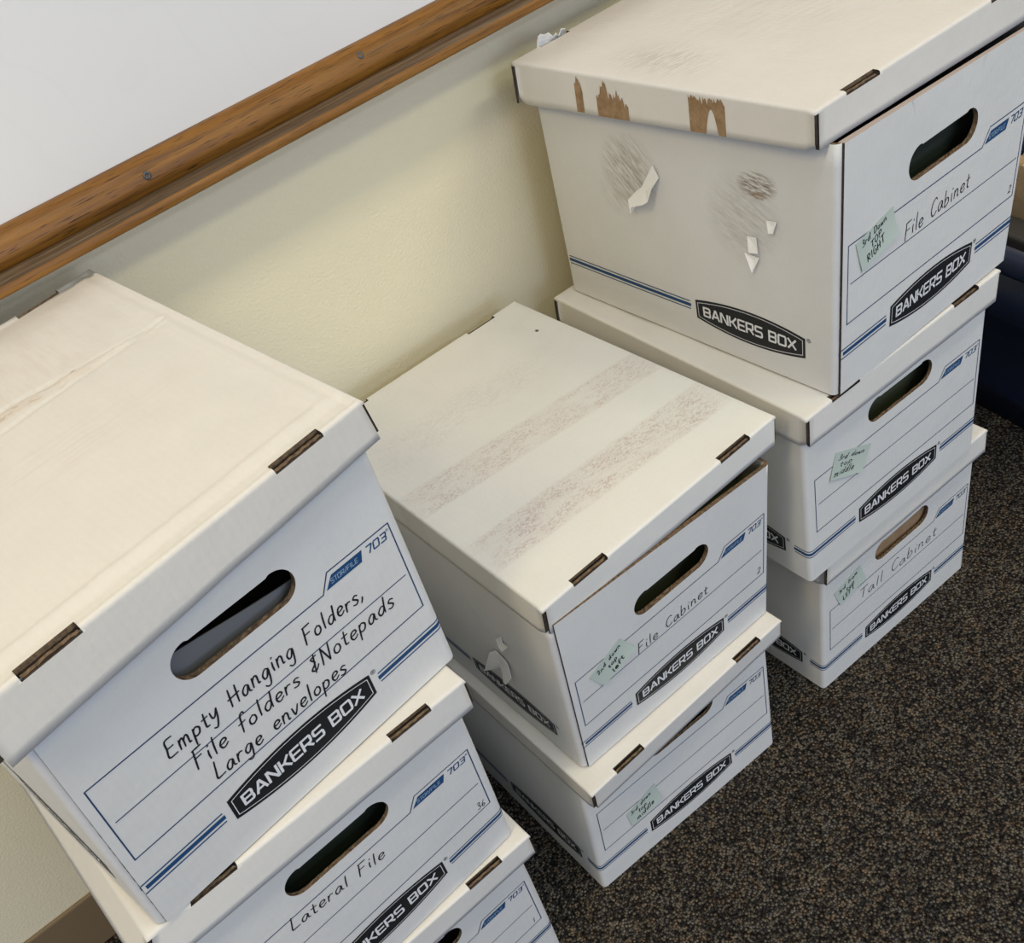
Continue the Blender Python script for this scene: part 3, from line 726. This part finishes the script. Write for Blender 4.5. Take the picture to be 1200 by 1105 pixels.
BOX['M2'] = make_box('M2', 'white storage box with two scraped pinkish bands across its lid, topmost in the middle', seam=True,
    lid_mat=LID_SCRAPED, rim=(.0115, -.0085),
    writing=[('File Cabinet', -.055, .1215, .0535, .1255, .0155, .0013), ('2', .1335, .0835, .1395, .0835, .0085, .0009)])
BOX['R1'] = make_box('R1', 'white storage box marked Tall Cabinet, on the carpet at the bottom of the right stack', hand_mat=PENCIL,
    writing=[('Tall Cabinet', -.082, .1300, .080, .1270, .0190, .0015)])
BOX['R2'] = make_box('R2', 'white storage box without pen writing, between the Tall Cabinet box and the scuffed one')
def teeth_a(t): return (.55 + .38 * t) if t < .75 else .95
BOX['R3'] = make_box('R3', 'white storage box with brown scraped patches and a propped lid, topmost of the right stack', seam=True,
    body_mat=BODY_SCUFFED, lid_mat=LID_STREAKED, rim_mat=flat('pinkish_fold', (.40, .335, .30), .8), rim=(.0060, -.0035),
    writing=[('File Cabinet', -.051, .1225, .0560, .1280, .0165, .0013), ('2', .1345, .0835, .1400, .0835, .0085, .0009)],
    tears=[(.0885, .1000, lambda t: .95 - .5 * abs(t - .55), lambda t: .02),
           (.0225, .0680, lambda t: (.62, .80, .98, .60, .55, .72, .50, .45)[7 - min(7, int(t * 8))], lambda t: .0),
           (-.1030, -.0590, lambda t: .93 + .06 * math.sin(t * 9), lambda t: (.0 if t < .22 or t > .55 else .0 + .62 * (1 - abs((t - .38) / .17) ** 2) if abs(t - .38) < .17 else .0))])

def torn_flap(key, name, poly, lift, mat, label=None):
    root, S, mw, wb = BOX[key]
    cy = sum(p[0] for p in poly) / len(poly); cz = sum(p[1] for p in poly) / len(poly)
    mb = MB(); n = len(poly)
    P = [(p[0], p[1]) for p in poly]
    rings = []
    for k in (1, .66, .33, .02):
        r = []
        for i in range(n + 1):
            p = P[i % n]; y = cy + (p[0] - cy) * k; z = cz + (p[1] - cz) * k
            h = lift(i % n) * k + .0012 + (1 - k) * lift(1) * .35
            r.append(S(u_of_y(y), z, h))
        rings.append(r)
    mb.grid(rings, 0, False, flip=True)
    o = mb.build(name, [mat], root)
    md = o.modifiers.new('thickness', 'SOLIDIFY'); md.thickness = .0005
    if label: o['label'] = label
    return o
torn_flap('R3', 'torn_paper_flap', [(.0213,.2042),(.0150,.192),(.0183,.1833),(.0220,.170),(.0281,.1661),(.0491,.1577),(.0561,.1461),(.0615,.1589),(.0500,.170),(.041,.1769)],
          lambda i: (.002, .001, .010, .014, .016, .012, .008, .004, .002, .001)[i], PAPER_TORN)
torn_flap('R3', 'torn_paper_flap', [(-.096,.1536),(-.1064,.1543),(-.1118,.1412),(-.0992,.1379)], lambda i: (.001, .001, .006, .004)[i], PAPER_TORN)
torn_flap('R3', 'torn_paper_flap', [(-.0915,.1348),(-.1094,.1332),(-.1045,.1188)], lambda i: (.001, .001, .007)[i], PAPER_TORN)
torn_flap('R3', 'torn_paper_flap', [(-.1195,.175),(-.1313,.176),(-.1289,.1651),(-.1229,.1636)], lambda i: (.001, .001, .004, .003)[i], PAPER_TORN)
torn_flap('M2', 'torn_paper_flap', M2BIG, lambda i: (.006, .002, .001, .002, .003, .006, .008, .006, .002, .003)[i], PAPER_TORN)
torn_flap('M2', 'torn_paper_flap', [(-.0952,.1611),(-.107,.1768),(-.1076,.1654),(-.1184,.1685),(-.1051,.1498),(-.0966,.1523)], lambda i: (.001, .001, .002, .003, .004, .002)[i], PAPER_TORN)

# scrap of torn white liner standing in the back slot of the topmost lid
F3 = FIT['R3']; tm = MB(); rows = []
for j in range(4):
    r = []
    for i in range(9):
        t = i / 8; p = (-.1215 + .040 * t, .2000 + .0015 * math.sin(t * 9), -.003 + (.0095 + .004 * math.sin(t * 5 + 1) + .002 * math.sin(t * 23)) * j / 3)
        o_ = trilin(F3['lid'], p[0] / LW + .5, p[1] / LD + .5, 1 + p[2] / FH)
        r.append((p[0] + o_[0] + F3['lo'][0], p[1] + o_[1] + F3['lo'][1] - .004 * (j / 3) ** 2, p[2] + o_[2] + F3['lo'][2]))
    rows.append(r)
tm.grid(rows, 0)
to_ = tm.build('torn_paper_flap', [PAPER_TORN], BOX['R3'][0]); md = to_.modifiers.new('thickness', 'SOLIDIFY'); md.thickness = .0006

# ------------------------------------------------------- folders seen through the hand holes
def folder(key, mat, label, cat, top_l, top_r, dy=.022, name='hanging_folder', lean=.0, x0=-.135, x1=.135):
    root, S, mw, wb = BOX[key]
    o_ = Vector((0, -BD / 2 + dy, .0110)); zb = 0
    mb = MB()
    def leaf(y0, lean, d):
        out = []
        for j in range(9):
            r = []
            for i in range(13):
                s = i / 12; x = x0 + (x1 - x0) * s; zt = top_l + (top_r - top_l) * s - o_.z - d
                z = zt * j / 8
                r.append((x, y0 * (.15 + .85 * j / 8) + lean * j / 8 + .001 * math.sin(s * 7), z))
            out.append(r)
        return out
    A = leaf(0., lean, 0.); B = leaf(.008, lean, .006)
    mb.grid(A, 0); mb.grid(B, 0, flip=True); mb.grid([A[0], B[0]], 0, flip=True)
    o = mb.build(name, [mat]); o.matrix_basis = mw @ Matrix.Translation(o_)
    md = o.modifiers.new('thickness', 'SOLIDIFY'); md.thickness = .0008
    tag(o, label, cat, 'folders inside the boxes'); return o
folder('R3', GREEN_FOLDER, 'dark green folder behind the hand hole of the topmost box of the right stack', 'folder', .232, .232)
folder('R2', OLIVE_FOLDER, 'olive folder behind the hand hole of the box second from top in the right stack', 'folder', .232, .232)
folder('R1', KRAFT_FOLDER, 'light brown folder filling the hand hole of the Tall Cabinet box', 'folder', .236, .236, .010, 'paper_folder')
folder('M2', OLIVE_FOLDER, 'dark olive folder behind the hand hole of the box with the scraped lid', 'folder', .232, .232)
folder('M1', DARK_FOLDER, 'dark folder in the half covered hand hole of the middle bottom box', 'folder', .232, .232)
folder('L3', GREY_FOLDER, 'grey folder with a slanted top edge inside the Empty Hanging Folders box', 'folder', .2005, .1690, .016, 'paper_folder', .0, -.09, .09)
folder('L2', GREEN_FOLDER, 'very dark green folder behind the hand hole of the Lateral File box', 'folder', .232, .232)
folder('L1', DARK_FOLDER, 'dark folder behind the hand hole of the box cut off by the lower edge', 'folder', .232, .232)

# --------------------------------------------------------------------- sticky notes
def sticky(key, corners, lines, label, curl=.004):
    root, S, mw, wb = BOX[key]
    (a, b, c, d) = corners                       # top-left, top-right, bottom-right, bottom-left in (u,z)
    ctr = Vector(S(sum(p[0] for p in corners) / 4, sum(p[1] for p in corners) / 4, 0))
    def P(s, t, off):                            # s across, t from bottom (0) to top (1)
        u = (d[0] * (1 - s) + c[0] * s) * (1 - t) + (a[0] * (1 - s) + b[0] * s) * t
        z = (d[1] * (1 - s) + c[1] * s) * (1 - t) + (a[1] * (1 - s) + b[1] * s) * t
        lift = curl * (1 - t) ** 2 * (.35 + .65 * s)
        return tuple(Vector(S(u, z, .0007 + lift + off)) - ctr)
    mb = MB()
    mb.grid([[P(i / 10, j / 10, 0) for i in range(11)] for j in range(11)], 0)
    mb.grid([[P(i / 10, j / 10, -.0003) for i in range(11)] for j in range(11)], 0, flip=True)
    rim = [(i / 10, 0) for i in range(10)] + [(1, i / 10) for i in range(10)] + [(1 - i / 10, 1) for i in range(10)] + [(0, 1 - i / 10) for i in range(11)]
    mb.grid([[P(s, t, -.0003) for s, t in rim], [P(s, t, 0) for s, t in rim]], 0)
    W = math.hypot(c[0] - d[0], c[1] - d[1]); H = math.hypot(a[0] - d[0], a[1] - d[1])
    Sn = lambda u, z, off: P(u / W, z / H, off)
    for (txt, s0, t0, s1, t1, h, w) in lines:
        for st in text_strokes(HAND, txt, s0 * W, t0 * H, s1 * W, t1 * H, h, .3, .08, True, .08): ribbon(mb, st, w, 1, Sn, .0002, .002, True)
    o = mb.build('sticky_note', [NOTE, PEN]); o.matrix_basis = mw @ Matrix.Translation(ctr)
    tag(o, label, 'sticky note', 'pale green sticky notes on the boxes'); return o
random.seed(5)
sticky('R3', ((-.1296,.1562),(-.0737,.1678),(-.0663,.1366),(-.1191,.1236)), [('3rd Down', .12, .70, .80, .80, .0066, .0010), ('TOP', .32, .44, .62, .50, .0070, .0011), ('RIGHT', .16, .12, .66, .24, .0075, .0012)],
       'pale green sticky note with TOP RIGHT on the topmost box of the right stack', .003)
sticky('R2', ((-.1052,.1762),(-.0467,.1492),(-.0653,.1207),(-.1167,.1419)), [('3rd down', .12, .70, .86, .74, .0062, .0010), ('top', .20, .46, .56, .50, .0062, .0010), ('middle', .08, .12, .66, .22, .0085, .0011)],
       'steeply tilted green sticky note on the box second from top in the right stack', .003)
sticky('R1', ((-.1329,.1883),(-.0823,.2009),(-.072,.1673),(-.1212,.156)), [('3rd from', .12, .68, .84, .74, .0064, .0011), ('top', .34, .42, .66, .46, .0066, .0011), ('LEFT', .14, .12, .60, .20, .0076, .0013)],
       'pale green sticky note tucked by the lid of the Tall Cabinet box', .002)
sticky('M2', ((-.1226,.1493),(-.0756,.1707),(-.0596,.1412),(-.1066,.1194)), [('2nd down', .14, .66, .88, .74, .0058, .0011), ('top', .36, .40, .64, .44, .0058, .0012), ('left', .34, .10, .72, .16, .0062, .0013)],
       'green sticky note at the left of the box with the scraped lid', .004)
sticky('M1', ((-.0999,.1117),(-.0511,.128),(-.0433,.089),(-.0942,.0812)), [('3rd down', .10, .68, .80, .74, .0064, .0010), ('top', .30, .42, .58, .44, .0064, .0011), ('middle', .18, .10, .76, .18, .0072, .0012)],
       'green sticky note low on the middle bottom box, above its black logo', .002)

# =================================================================== the room
def plate(name, lo_, hi, mat, label=None, kind='structure'):
    mb = MB(); c = [(lo_[k] + hi[k]) / 2 for k in range(3)]
    mb.box([lo_[k] - c[k] for k in range(3)], [hi[k] - c[k] for k in range(3)], 0)
    o = mb.build(name, [mat]); o.location = c
    if kind: o['kind'] = kind
    return o
WALLM = paint_wall(); CARPET = carpet()
wall = plate('wall_back', (-2.0, 0, -.02), (4.0, .12, 2.7), WALLM)
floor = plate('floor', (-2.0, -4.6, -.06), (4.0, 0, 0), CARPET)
base = plate('baseboard_back', (-2.0, -.006, .0005), (4.0, -.0002, .1016), flat('tan_vinyl_base', (.20, .145, .085), .45))
md = base.modifiers.new('bevel', 'BEVEL'); md.width = .003; md.segments = 2

# whiteboard with its oak frame rail and tray
wbd = empty('whiteboard', loc=(.9, 0, .86)); tag(wbd, 'whiteboard on the wall above the boxes with a wooden bottom rail and marker tray', 'whiteboard')
OAK = wood('oak_rail', (.105, .042, .007), (.205, .088, .012), (.29, .130, .020), .75, .42)
OAK_TOP = wood('oak_tray_top', (.050, .031, .017), (.125, .082, .046), (.25, .175, .105), .6, .75, 3.)
OAK_LIP = wood('oak_tray_lip', (.135, .055, .009), (.22, .095, .015), (.30, .14, .028), .4, .45, 7.)
def extrude_x(name, prof, x0, x1, mats, mat_of, parent, n=60, wob=0.):
    mb = MB(); o = parent.location
    xs = [x0 + (x1 - x0) * i / n for i in range(n + 1)]
    for k in range(len(prof) - 1):
        a, b = prof[k], prof[k + 1]
        mb.grid([[(x - o.x, a[0] - o.y, a[1] - o.z + wob * noise.noise(Vector((x * 3, k, 0)))) for x in xs], [(x - o.x, b[0] - o.y, b[1] - o.z + wob * noise.noise(Vector((x * 3, k + 1, 0)))) for x in xs]], mat_of(k), len(prof) > 8)
    for x, fl in ((x0, True), (x1, False)):
        pts = [(x - o.x, p[0] - o.y, p[1] - o.z) for p in prof[:-1]]
        mb.poly(pts[::-1] if fl else pts, 0)
    ob_ = mb.build(name, mats, parent); return ob_
X0, X1 = -1.2, 2.9
extrude_x('writing_surface', [(-.0005, .890), (-.0130, .890), (-.0130, 2.05), (-.0005, 2.05), (-.0005, .890)], X0 + .01, X1 - .01, [board_surface()], lambda k: 0, wbd)
prof = [(-.0125, .9055), (-.0170, .9050), (-.0220, .9025), (-.0262, .8990), (-.0295, .8945), (-.0315, .8895), (-.0322, .8840), (-.0312, .8790), (-.0298, .8758), (-.0290, .8745), (-.0006, .8745), (-.0006, .8895), (-.0125, .8895), (-.0125, .9055)]
extrude_x('frame_rail', prof, X0, X1, [OAK], lambda k: 0, wbd, 80)
tray = [(-.0006, .8745), (-.0575, .8752), (-.0592, .8745), (-.0600, .8728), (-.0600, .8680), (-.0592, .8662), (-.0575, .8655), (-.0006, .8655), (-.0006, .8745)]
extrude_x('marker_tray', tray, X0, X1, [OAK, OAK_TOP, OAK_LIP], lambda k: 1 if k == 0 else (2 if 1 <= k <= 5 else 0), wbd, 80)
STEEL = flat('dark_screw', (.055, .06, .065), .35, .6)
for (x, y, z, nrm) in ((.2662, -.0312, .8913, (0, -.95, .3)), (.5165, -.0272, .8968, (0, -.75, .65))):
    mb = MB(); r = .0034; nv = Vector(nrm).normalized(); t1 = Vector((1, 0, 0)); t2 = nv.cross(t1)
    def ring(rr, h): return [Vector((x, y, z)) - wbd.location + nv * h + t1 * rr * math.cos(k * PI / 10) + t2 * rr * math.sin(k * PI / 10) for k in range(21)]
    mb.grid([ring(r * 1.15, -.0006), ring(r * 1.1, .0007), ring(r * .8, .0012), ring(r * .45, .0010), ring(r * .40, -.0005), ring(.00001, -.0006)], 0, True)
    mb.build('screw', [STEEL], wbd)

# navy tote on the carpet to the right
NAVY = flat('navy_plastic', (.010, .020, .055), .32, .5)
tote = empty('plastic_tote', loc=(1.535, -.40, 0)); tote.rotation_euler = (0, 0, -.145)
tag(tote, 'navy blue plastic tote on the carpet, right of the right stack', 'tote')
def rrect(hx, hy, r, n=6):
    pts = []
    for (sx, sy, a0) in ((1, 1, 0), (-1, 1, PI / 2), (-1, -1, PI), (1, -1, 3 * PI / 2)):
        for k in range(n + 1):
            a = a0 + k / n * PI / 2; pts.append((sx * (hx - r) + r * math.cos(a), sy * (hy - r) + r * math.sin(a)))
    return pts + [pts[0]]
tb = MB(); hx, hy = .225, .31
lv = [(-.012, .001, -.02), (0, .002, 0), (.001, .06, 0), (.006, .064, 0), (.010, .19, 0), (.015, .196, 0), (.020, .296, 0), (.017, .296, 0), (.006, .06, 0), (-.006, .006, 0)]
tb.grid([[(x, y, z) for x, y in rrect(hx + g - .02, hy + g - .02, .03)] for g, z, _ in lv], 0, True)
for z, g in ((.001, -.012), (.006, -.006)): tb.poly([(x, y, z) for x, y in rrect(hx + g - .02, hy + g - .02, .03)[:-1]], 0)
tb.build('body', [NAVY], tote)
rm = MB()
lv = [(.0005, .282), (.010, .284), (.0125, .290), (.0125, .306), (.010, .313), (.003, .317), (-.010, .317), (-.016, .313), (-.017, .290)]
rm.grid([[(x, y, z) for x, y in rrect(hx + g, hy + g, .032)] for g, z in lv], 0, True)
rm.build('rim', [NAVY], tote)
# things standing in the tote
def in_tote(name, mb, mats, loc, rz, label, cat):
    o = mb.build(name, mats); o.location = loc; o.rotation_euler = (0, 0, rz); tag(o, label, cat); return o
g = MB(); g.box((-.026, -.22, 0), (.026, .22, .255), 0)
bo = in_tote('binder', g, [flat('dark_grey_binder', (.055, .052, .048), .6)], (1.452, -.33, .0075), -.145, 'dark grey binder in the navy tote beside the crumpled brown paper', 'binder')
md = bo.modifiers.new('bevel', 'BEVEL'); md.width = .006; md.segments = 3
def crumple(w, d, h, amp, seed, nx=22, ny=22):
    mb = MB(); rows = []
    for j in range(ny + 1):
        r = []
        for i in range(nx + 1):
            x = (i / nx - .5) * w; y = (j / ny - .5) * d; e = min(i, nx - i, j, ny - j)
            k = 1 - max(0, 1 - e / 1.6) ** 2
            z = h * k + amp * k * (abs(noise.noise(Vector((x * 16, y * 16, seed)))) * 1.6 + .5 * noise.noise(Vector((x * 40, y * 40, seed))))
            r.append((x * (.85 + .15 * k), y * (.85 + .15 * k), z))
        rows.append(r)
    mb.grid(rows, 0); mb.poly([rows[0][0], rows[-1][0], rows[-1][-1], rows[0][-1]], 0)
    return mb
in_tote('paper_bag', crumple(.125, .32, .312, .03, 3.), [kraft('brown_bag_paper', (.36, .24, .13), (.50, .355, .205), 12)], (1.548, -.275, .0075), -.145, 'crumpled brown paper bag standing in the navy tote', 'paper bag')
in_tote('plastic_bag', crumple(.07, .30, .33, .03, 9.), [flat('pale_lilac_plastic', (.50, .50, .60), .35)], (1.652, -.29, .0075), -.145, 'pale lilac plastic bag behind the brown paper in the tote', 'plastic bag')

# =================================================================== light and camera
def area(name, loc, rot, sx, sy, power, col):
    l = bpy.data.lights.new(name, 'AREA'); l.shape = 'RECTANGLE'; l.size = sx; l.size_y = sy; l.energy = power; l.color = col
    o = bpy.data.objects.new(name, l); COL.objects.link(o); o.location = loc; o.rotation_euler = rot; return o
WARM = (1, .93, .82); COOL = (.80, .90, 1)
LIGHTS = [
 ('ceiling_lamp', (.35, -.95, 2.68), (0, 0, 0), 1.2, .3),
 ('ceiling_lamp', (2.0, -.95, 2.68), (0, 0, 0), 1.2, .3),
 ('ceiling_lamp', (2.0, -2.0, 2.68), (0, 0, 0), 1.2, .3),
 ('ceiling_lamp', (-.7, -2.0, 2.68), (0, 0, 0), 1.2, .3),
 ('ceiling_lamp', (.6, -3.6, 2.68), (0, 0, 0), 1.8, .3),
 ('window_daylight', (.9, -4.4, 1.3), (PI / 2, 0, 0), 3.0, 1.4),
 ('window_daylight', (-3.2, -1.6, 1.5), (PI / 2, 0, -PI / 2), 2.4, 1.4),
 ('ceiling_lamp', (-1.3, -.95, 2.68), (0, 0, 0), 1.2, .3),
]
POWERS = [(8.8, 9.6, 10.2), (7.0, 2.8, .6), (22.5, 23.6, 16.5), (7.0, 6.2, 2.5), (21.5, 25., 34.), (27., 32., 43.), (10., 13.5, 20.), (26.5, 20.5, 10.5)]
WORLD = (.31, .31, .33)
for L, P in zip(LIGHTS, POWERS):
    m = max(P)
    if m > 0: area(*L, m, tuple(p / m for p in P))
w = bpy.data.worlds.new('World'); SC.world = w; w.use_nodes = True
w.node_tree.nodes['Background'].inputs['Color'].default_value = (WORLD[0], WORLD[1], WORLD[2], 1); w.node_tree.nodes['Background'].inputs['Strength'].default_value = 1

CR = ((0.7653362118791052, -0.6011710973796793, -0.2298995312345232), (-0.5650533798580796, -0.45654706043386417, -0.6872259159258751), (0.30818040284466863, 0.6558643863517131, -0.6891057582243729))
cam = bpy.data.cameras.new('camera'); co = bpy.data.objects.new('camera', cam); COL.objects.link(co)
M = Matrix(((CR[0][0], -CR[1][0], -CR[2][0], 0.01426), (CR[0][1], -CR[1][1], -CR[2][1], -.97289), (CR[0][2], -CR[1][2], -CR[2][2], 1.23395), (0, 0, 0, 1)))
co.matrix_world = M
cam.sensor_fit = 'HORIZONTAL'; cam.sensor_width = 36; cam.lens = 1185.9888 / 1200 * 36
cam.shift_x = 52.5567 / 1200; cam.shift_y = 81.932 / 1200; cam.clip_start = .02
SC.camera = co
vs = SC.view_settings; vs.view_transform = 'Standard'; vs.look = 'None'; vs.gamma = 1; vs.use_curve_mapping = False; vs.exposure = 0.0
